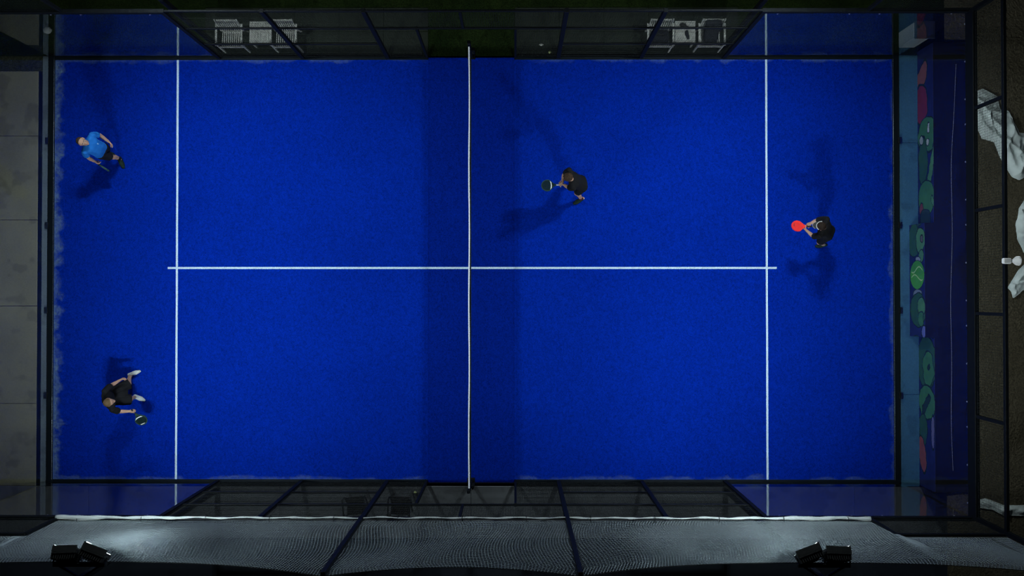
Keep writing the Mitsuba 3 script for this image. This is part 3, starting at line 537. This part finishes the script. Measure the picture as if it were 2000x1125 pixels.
def person(J, lab, look):
    """J: joints in metres; L and R are the figure's own left and right"""
    t = thing('person', lab, 'person')
    J = {k: V(v) for k, v in J.items()}
    pel, neck = J['pelvis'], J['neck']; lat = unit(J['shL'] - J['shR']); up = unit(neck - pel); fwd = np.cross(lat, up)
    fat = look.get('belly', 0.0)
    waist, chest = lerp(pel, neck, 0.36), lerp(pel, neck, 0.70)
    latp = unit(J['hipL'] - J['hipR'])
    def torso(o):
        A = [(pel + latp * s * 0.075 - fwd * 0.015, 0.098 + o) for s in (-1, 1)]
        B = [(waist + lat * s * 0.062 + fwd * (0.012 + fat), 0.092 + o + fat * 0.5) for s in (-1, 1)]
        C = [(chest + lat * s * 0.075 + fwd * 0.010, 0.100 + o) for s in (-1, 1)]
        D = [(J['shL'] - lat * 0.050 - up * 0.03, 0.056 + o * 1.2), (J['shR'] + lat * 0.050 - up * 0.03, 0.056 + o * 1.2), (neck - up * 0.055, 0.052 + o * 0.8)]
        trap = [bone((neck - up * 0.034, 0.040 + o), (J['sh' + s] + (J['sh' + t2] - J['sh' + s]) * 0.10 - up * 0.014, 0.040 + o * 1.3)) for s, t2 in ('LR', 'RL')]
        return [bone(*A, *B), bone(*B, *C), bone(*C, *D)] + trap
    def arm(s, o, f=1.0):
        sh, el, wr = J['sh' + s], J['el' + s], J['wr' + s]
        out = [bone((sh - up * 0.016, 0.044 + o), (lerp(sh, el, min(f, 0.4)), 0.050 + o), (lerp(sh, el, f), 0.052 - 0.011 * f + o))]
        if f >= 1: out += [bone((el, 0.041 + o), (lerp(el, wr, 0.28), 0.043 + o)), bone((lerp(el, wr, 0.28), 0.043 + o), (wr, 0.027 + o))]
        return out
    def leg(s, o=0.0):
        hp, kn, an = J['hip' + s], J['kn' + s], J['an' + s]; back = -unit(V(J['toe' + s]) - J['he' + s]) * 0.018
        return [bone((hp, 0.088 + o), (lerp(hp, kn, 0.5), 0.074 + o)), bone((lerp(hp, kn, 0.5), 0.074 + o), (kn, 0.054 + o)),
                bone((kn, 0.052 + o), (lerp(kn, an, 0.32) + back, 0.054 + o)), bone((lerp(kn, an, 0.32) + back, 0.054 + o), (an, 0.035 + o)), bone((an, 0.034), (lerp(J['he' + s], J['toe' + s], 0.55) + V(0, 0, 0.02), 0.03))]
    hd, R = head_parts(J['head'], look['face'], look.get('face_up', (0, 0, 1)))
    nk = [bone((neck - up * 0.03, 0.062), (J['head'] - R[:3, 2] * 0.045 - R[:3, 0] * 0.02, 0.056))]
    body = soft(m3.Manifold.batch_boolean(torso(0) + arm('L', 0) + arm('R', 0) + leg('L') + leg('R') + nk, m3.OpType.Add), 0.02, 8)
    parts = [to_man(body), to_man(hd)]
    hands = [hand(J['wr' + s], look['hand' + s][0], look['hand' + s][1], (1 if s == 'L' else -1) * look.get('mir' + s, 1), look['hand' + s][2]) for s in 'LR']
    try:
        whole = tri(m3.Manifold.batch_boolean(parts + [to_man(h) for h in hands], m3.OpType.Add))
    except Exception:
        whole = cat([body, hd] + hands)
    add(t + '__body', whole, look.get('skin', 'skin'), True)
    for s in (-1, 1):
        e = add(t + '__eye', place_m(ball((0.0775, s * 0.031, 0.010), 0.0115), R), 'eye_white', True)
        add(e + '__iris', place_m(ball((0.0815, s * 0.031, 0.008), 0.0085), R), 'eye_dark', True)
        add(t + '__eyebrow', place_m(tube([(0.096, s * 0.016, 0.034), (0.095, s * 0.032, 0.039), (0.084, s * 0.048, 0.033)], 0.0045, 6), R), look['hair'], True)
    add(t + '__mouth', place_m(tube([(0.090, -0.022, -0.062), (0.097, 0, -0.060), (0.090, 0.022, -0.062)], [0.003, 0.006, 0.003], 8), R), 'lips', True)
    add(t + '__hair', hair_mesh(R, look.get('bald', 0), look.get('hairlen', 0)), look['hair'], True)
    # shirt with sleeves, trimmed at the hem and the cuffs
    o = 0.017
    sl = look.get('sleeve', 0.62); tor = m3.Manifold.batch_boolean(torso(o), m3.OpType.Add)
    hem = pel - up * look.get('hem', 0.06)
    tor = tor.trim_by_plane(tuple(map(float, up)), float(np.dot(up, hem))).trim_by_plane(tuple(map(float, -up)), float(np.dot(-up, neck + up * 0.012)))
    for s in 'LR':
        sh, el = J['sh' + s], J['el' + s]; d = unit(el - sh); A = bone((sh - up * 0.014, 0.050 + o), (lerp(sh, el, 0.4), 0.056 + o), (lerp(sh, el, 0.95), 0.054 + o)).trim_by_plane(tuple(map(float, -d)), float(np.dot(-d, lerp(sh, el, sl)))); tor = tor + A
    sm = soft(tor, 0.022, 6); sm.vertices += sm.vertex_normals * ((meshkit.fbm(sm.vertices * 9, 3, 5) - 0.45) * 0.020)[:, None]
    shirt = add(t + '__shirt', sm, look['shirt'], True)
    add(shirt + '__collar', tube([neck + up * 0.0 + (lat * math.cos(a) * 0.068 + fwd * math.sin(a) * 0.068) for a in np.linspace(0, 2 * math.pi, 25)], 0.011, 8), look['shirt'], True)
    # shorts
    fl = look.get('short', 0.72); L = [bone(*[(pel + latp * s * 0.078 - fwd * 0.012, 0.112) for s in (-1, 1)], *[(J['hip' + s], 0.106) for s in 'LR'])]
    for s in 'LR':
        hp, kn = J['hip' + s], J['kn' + s]; d = unit(kn - hp); ln = np.linalg.norm(kn - hp)
        L.append(bone((hp, 0.108), (lerp(hp, kn, 1.0), look.get('flare', 0.092))).trim_by_plane(tuple(map(float, -d)), float(np.dot(-d, hp + d * ln * fl))))
    if 'crotch' in look:
        q = look['crotch']; L.append(bone(*[(lerp(J['hip' + s], J['kn' + s], f_), 0.085) for s in 'LR' for f_ in (0.2, q)]))
    shm = soft(m3.Manifold.batch_boolean(L, m3.OpType.Add).trim_by_plane(tuple(map(float, -up)), float(np.dot(-up, pel + up * 0.10))), 0.022, 5)
    shm.vertices += shm.vertex_normals * ((meshkit.fbm(shm.vertices * 10, 3, 8) - 0.5) * 0.02)[:, None]
    add(t + '__shorts', shm, look['shorts'], True)
    for s in 'LR':
        he, to, an = J['he' + s], J['toe' + s], J['an' + s]; z0 = J.get('ground' + s, V(0, 0, 0))[2]
        d = unit(to - he); sd = np.cross((0, 0, 1), d); sd = unit(sd); ball_ = lerp(he, to, 0.68)
        add(t + '__sock', soft(bone((an - unit(an - J['kn' + s]) * 0.02, 0.042), (lerp(an, J['kn' + s], look.get('sockh', 0.22)), 0.047)).trim_by_plane(tuple(map(float, unit(an - J['kn' + s]))), float(np.dot(unit(an - J['kn' + s]), lerp(an, J['kn' + s], look.get('sockh', 0.22))))), 0.02, 3), look['sock'], True)
        upn = unit(np.cross(d, sd)); 
        P = lambda f_, y_, z_: he + d * np.linalg.norm(to - he) * f_ + sd * y_ + upn * z_
        up_ = m3.Manifold.batch_hull([sph(P(0.10, 0, 0.045), 0.036), sph(P(0.14, 0, 0.075), 0.036), sph(P(0.30, 0, 0.070), 0.038), sph(P(0.62, 0.012, 0.038), 0.040), sph(P(0.62, -0.012, 0.038), 0.040), sph(P(0.90, 0, 0.025), 0.030)])
        k = add(t + '__shoe', soft(up_.trim_by_plane(tuple(map(float, upn)), float(np.dot(upn, he + upn * 0.012))), 0.012, 4), look['shoe'], True)
        sole = m3.Manifold.batch_hull([sph(P(0.08, 0, 0.012), 0.036), sph(P(0.65, 0.014, 0.012), 0.040), sph(P(0.65, -0.010, 0.012), 0.040), sph(P(0.94, 0, 0.012), 0.032)])
        sole = sole.trim_by_plane(tuple(map(float, upn)), float(np.dot(upn, he - upn * 0.012))).trim_by_plane(tuple(map(float, -upn)), float(np.dot(-upn, he + upn * 0.016)))
        add(k + '__sole', tri(sole), look.get('sole', look['shoe']), 40)
        if 'heel' in look: add(k + '__heel_tab', ball(P(0.02, 0, 0.05), 0.034), look['heel'], True, label='pale pink heel')
        else: add(k + '__laces', cat([tube([P(f_, -0.024, 0.095 - f_ * 0.045), P(f_, 0, 0.110 - f_ * 0.045), P(f_, 0.024, 0.095 - f_ * 0.045)], 0.004, 5) for f_ in (0.36, 0.44, 0.52, 0.60)]), look.get('lace', look['shoe']), True)
    return t, R, sm, (lat, up, fwd)

def racket(key_lab, hold, d, n, face, frame, grip, extra=None, wrist=None):
    """padel racket: hold = middle of the grip, d towards the head, n normal of the face"""
    t = thing('racket', key_lab, 'racket'); d = unit(d); n = unit(V(n) - d * np.dot(n, d)); a = np.cross(n, d)
    R = np.eye(4); R[:3, 0], R[:3, 1], R[:3, 2], R[:3, 3] = a, d, n, hold
    A = np.linspace(0, 2 * math.pi, 72, endpoint=False); cy = 0.255
    out = []
    for q in A:
        w = 0.128 if math.sin(q) > 0 else 0.128 * (1 - 0.10 * math.sin(q) ** 2)
        h = 0.135 if math.sin(q) > 0 else 0.155
        out.append((w * math.cos(q) * (1 if math.sin(q) > -0.35 else max(0.30, 1 - 0.55 * (-math.sin(q) - 0.35))), cy + h * math.sin(q)))
    P0 = Polygon(out).buffer(0)
    holes = [Point(0.030 * i + (0.015 if j % 2 else 0), cy + 0.020 + 0.026 * j).buffer(0.0055, 4) for i in range(-3, 4) for j in range(-4, 4)]
    inner = P0.buffer(-0.014)
    fp = inner
    for h in holes:
        if inner.buffer(-0.022).contains(h.centroid): fp = fp.difference(h)
    ex = lambda P_, t_: place_m((lambda m: (m.apply_translation((0, 0, -t_ / 2)), m)[1])(trimesh.creation.extrude_polygon(P_, t_, engine='earcut')), R)
    add(t + '__face', ex(fp, 0.034), face)
    add(t + '__frame', ex(P0.difference(inner), 0.038), frame)
    nk = Polygon([(-0.036, 0.112), (0.036, 0.112), (0.018, 0.055), (-0.018, 0.055)]).difference(Polygon([(-0.016, 0.108), (0.016, 0.108), (0, 0.075)]))
    add(t + '__throat', ex(nk, 0.030), frame)
    g = add(t + '__grip', place_m(rod((0, -0.065, 0), (0, 0.060, 0), 0.0155, 14), R), grip, 40)
    add(g + '__end_cap', place_m(rod((0, -0.075, 0), (0, -0.060, 0), 0.019, 14), R), 'racket_black', 40)
    def curve(lo, hi, y0, k, w, m_, lb):
        xs_ = np.linspace(lo, hi, 15); q = [(x, y0 + k * x * x) for x in xs_] + [(x, y0 + k * x * x + w) for x in xs_[::-1]]
        add(t + '__stripe', ex(Polygon(q).intersection(inner), 0.0365), m_, label=lb)
    for e in (extra or []): curve(*e)
    return t, R

BL = 'cloth_black'
# 1: blue shirt, top left, walking towards the net
t1, R1, sm1, (lat, up, fw) = person(dict(pelvis=(-8.25, 2.60, 0.93), neck=(-8.275, 2.665, 1.475), head=(-8.275, 2.655, 1.618), hipL=(-8.21, 2.68, 0.90), hipR=(-8.29, 2.52, 0.90),
    shL=(-8.19, 2.85, 1.41), shR=(-8.36, 2.485, 1.40), elL=(-8.165, 2.90, 1.13), elR=(-8.42, 2.40, 1.13), wrL=(-8.085, 2.80, 0.92), wrR=(-8.385, 2.35, 0.92),
    knL=(-8.34, 2.69, 0.50), knR=(-8.20, 2.53, 0.49), anL=(-8.58, 2.71, 0.17), anR=(-8.265, 2.565, 0.09), heL=(-8.62, 2.72, 0.10), toeL=(-8.42, 2.66, 0.012), heR=(-8.30, 2.61, 0.012), toeR=(-8.205, 2.36, 0.012)),
    'player in a bright blue shirt and black shorts walking at the top left',
    dict(face=(0.80, -0.36, 0.48), face_up=(-0.4, 0.1, 1), handL=((0.25, -0.45, -0.8), (-0.5, -0.8, 0.1), (20, 28, 20)), handR=((0.10, -0.14, -0.9), (0.75, 0.6, 0), (55, 70, 45)), mirL=1,
         skin='skin', hair='hair_brown', bald=0.052, shirt='shirt_blue', shorts='cloth_navy', sock='cloth_black', sockh=0.40, shoe='shoe_green', belly=0.02, short=0.72, hem=0.10))
loc = V(-8.2, 2.75, 1.31)
hit = trimesh.proximity.closest_point(sm1, [loc + fw * 0.25])[0][0]
nn = unit(fw)
add(t1 + '__shirt__logo', cat([bar(hit + lat * (0.012 * k - 0.006) - up * 0.02 + nn * 0.003, hit + lat * (0.012 * k - 0.004) + up * 0.022 + nn * 0.003, 0.012, 0.006) for k in (0, 1)]), 'logo_pale', label='small pale chest logo')
v1 = V(-9.4, 3.0, -17.0)
racket('dark racket seen edge on in the right hand of the player in the blue shirt', (-8.375, 2.318, 0.835), (0.02, -0.16, -0.85), np.cross(v1, (0.02, -0.16, -0.85)), 'racket_dark', 'racket_frame', 'racket_black')

# 2: black clothes and white shoes, bottom left, crouched and ready
person(dict(pelvis=(-8.12, -2.93, 0.80), neck=(-7.875, -2.945, 1.29), head=(-7.775, -2.965, 1.42), hipL=(-8.09, -2.84, 0.78), hipR=(-8.10, -3.02, 0.78),
    shL=(-7.97, -2.755, 1.23), shR=(-7.82, -3.155, 1.20), elL=(-7.955, -2.645, 0.98), elR=(-7.79, -3.235, 0.96), wrL=(-7.86, -2.56, 0.83), wrR=(-7.60, -3.245, 0.86),
    knL=(-7.81, -2.67, 0.50), knR=(-7.78, -3.03, 0.48), anL=(-7.99, -2.53, 0.10), anR=(-7.875, -3.03, 0.10), heL=(-8.06, -2.52, 0.012), toeL=(-7.79, -2.43, 0.012), heR=(-7.925, -3.00, 0.012), toeR=(-7.68, -3.12, 0.012)),
    'player in black shirt and shorts with white shoes crouching at the bottom left',
    dict(face=(0.93, 0.20, -0.05), handL=((0.5, 0.35, -0.5), (0.6, -0.7, 0.1), (30, 45, 30)), handR=((0.95, 0.05, -0.1), (0.05, -0.5, -0.9), (58, 72, 45)),
         hair='hair_light', bald=0.02, shirt=BL, shorts=BL, sock='sock_grey', sockh=0.12, shoe='shoe_white', sole='shoe_white', short=1.0, flare=0.125, crotch=0.72, sleeve=0.78))
racket('dark racket with a white arc held low by the crouching player in white shoes', (-7.525, -3.265, 0.84), (0.34, -0.66, -0.42), (0.25, -0.45, 0.85), 'racket_dark', 'racket_frame', 'racket_black',
       [(-0.10, 0.10, 0.150, 2.0, 0.028, 'racket_white', 'white arc near the throat'), (-0.07, 0.03, 0.345, -1.5, 0.02, 'racket_white', 'pale mark near the tip')])

# 3: black clothes, right of the net, racket held out with both hands
person(dict(pelvis=(2.52, 1.86, 0.87), neck=(2.255, 1.895, 1.355), head=(2.175, 1.905, 1.49), hipL=(2.54, 1.77, 0.85), hipR=(2.50, 1.95, 0.85),
    shL=(2.30, 1.705, 1.28), shR=(2.205, 2.085, 1.30), elL=(2.205, 1.76, 1.03), elR=(2.11, 2.02, 1.06), wrL=(2.115, 1.825, 0.95), wrR=(2.095, 1.88, 0.955),
    knL=(2.44, 1.70, 0.47), knR=(2.37, 2.06, 0.47), anL=(2.58, 1.62, 0.10), anR=(2.50, 2.12, 0.10), heL=(2.635, 1.635, 0.012), toeL=(2.41, 1.51, 0.012), heR=(2.56, 2.13, 0.012), toeR=(2.32, 2.08, 0.012)),
    'player in black bending forward just right of the net, racket held out',
    dict(face=(-0.93, -0.10, -0.20), handL=((-0.95, 0.10, -0.05), (0.1, 0.9, -0.1), (58, 72, 45)), handR=((-0.95, -0.35, 0.0), (-0.2, -0.8, -0.3), (55, 70, 45)), mirL=1,
         skin='skin', hair='hair_brown', hairlen=0.006, shirt=BL, shorts=BL, sock='sock_red', sockh=0.2, shoe='shoe_green', heel='shoe_pink', short=0.75))
racket('dark round racket with a white arc held out beside the net', (2.005, 1.822, 0.955), (-1.0, -0.06, 0.0), (0.10, 0.05, 1.0), 'racket_dark', 'racket_frame', 'racket_white',
       [(-0.095, 0.095, 0.150, 2.2, 0.026, 'racket_white', 'white arc near the throat')])

# 4: black clothes, right end, both hands at a red racket
t4, R4, _, _ = person(dict(pelvis=(8.06, 0.76, 0.82), neck=(7.755, 0.835, 1.33), head=(7.655, 0.845, 1.45), hipL=(8.03, 0.67, 0.81), hipR=(8.09, 0.85, 0.81),
    shL=(7.695, 0.66, 1.26), shR=(7.845, 1.02, 1.28), elL=(7.66, 0.665, 1.00), elR=(7.70, 1.01, 1.06), wrL=(7.505, 0.80, 1.00), wrR=(7.60, 0.955, 1.01),
    knL=(8.01, 0.57, 0.44), knR=(8.03, 0.93, 0.44), anL=(8.26, 0.545, 0.10), anR=(8.27, 0.98, 0.10), heL=(8.345, 0.545, 0.012), toeL=(8.10, 0.505, 0.012), heR=(8.36, 0.98, 0.012), toeR=(8.11, 0.98, 0.012)),
    'player in black shirt and visor leaning forward at the right end, holding a red racket',
    dict(face=(-0.90, 0.20, -0.42), handL=((-0.70, 0.55, 0.0), (0.4, 0.6, 0.1), (40, 50, 35)), handR=((-0.90, -0.40, 0.0), (-0.3, -0.6, -0.4), (55, 70, 45)),
         skin='skin', hair='hair_black', shirt=BL, shorts='cloth_navy', sock='sock_grey', sockh=0.25, shoe='shoe_green', short=0.80, sleeve=0.85))
vis = [(0.110 * math.cos(a) - 0.012, 0.098 * math.sin(a)) for a in np.linspace(-1.35, 1.35, 25)]
rim = Polygon([(x * 1.55 + 0.02, y * 0.98) for x, y in vis[4:-4]] + [(x * 0.92, y * 0.92) for x, y in vis[4:-4]][::-1]).buffer(0)
vm = trimesh.creation.extrude_polygon(rim, 0.006, engine='earcut'); vm.apply_translation((0, 0, 0.050))
k = add(t4 + '__visor', place_m(vm, R4), 'racket_black', label='black visor brim')
add(k + '__band', place_m(cat([tube([(0.102 * math.cos(a) - 0.012, 0.094 * math.sin(a), 0.058 + dz) for a in np.linspace(-1.5, 1.2, 40)], 0.009, 6) for dz in (0, 0.014, 0.028)]), R4), 'visor_white', True, label='pale visor band')
add(k + '__brim_edge', place_m(tube([(x * 1.55 + 0.02, y * 0.98, 0.053) for x, y in vis[4:-4]], 0.004, 6), R4), 'visor_white', True)
racket('bright red racket held out by the player at the right end', (7.548, 0.885, 1.03), (-1.0, 0.02, 0.06), (0.15, 0.35, 0.9), 'racket_red', 'racket_red', 'racket_black',
       [(-0.055, 0.015, 0.335, -6.0, 0.010, 'racket_black', 'small black curved mark')])
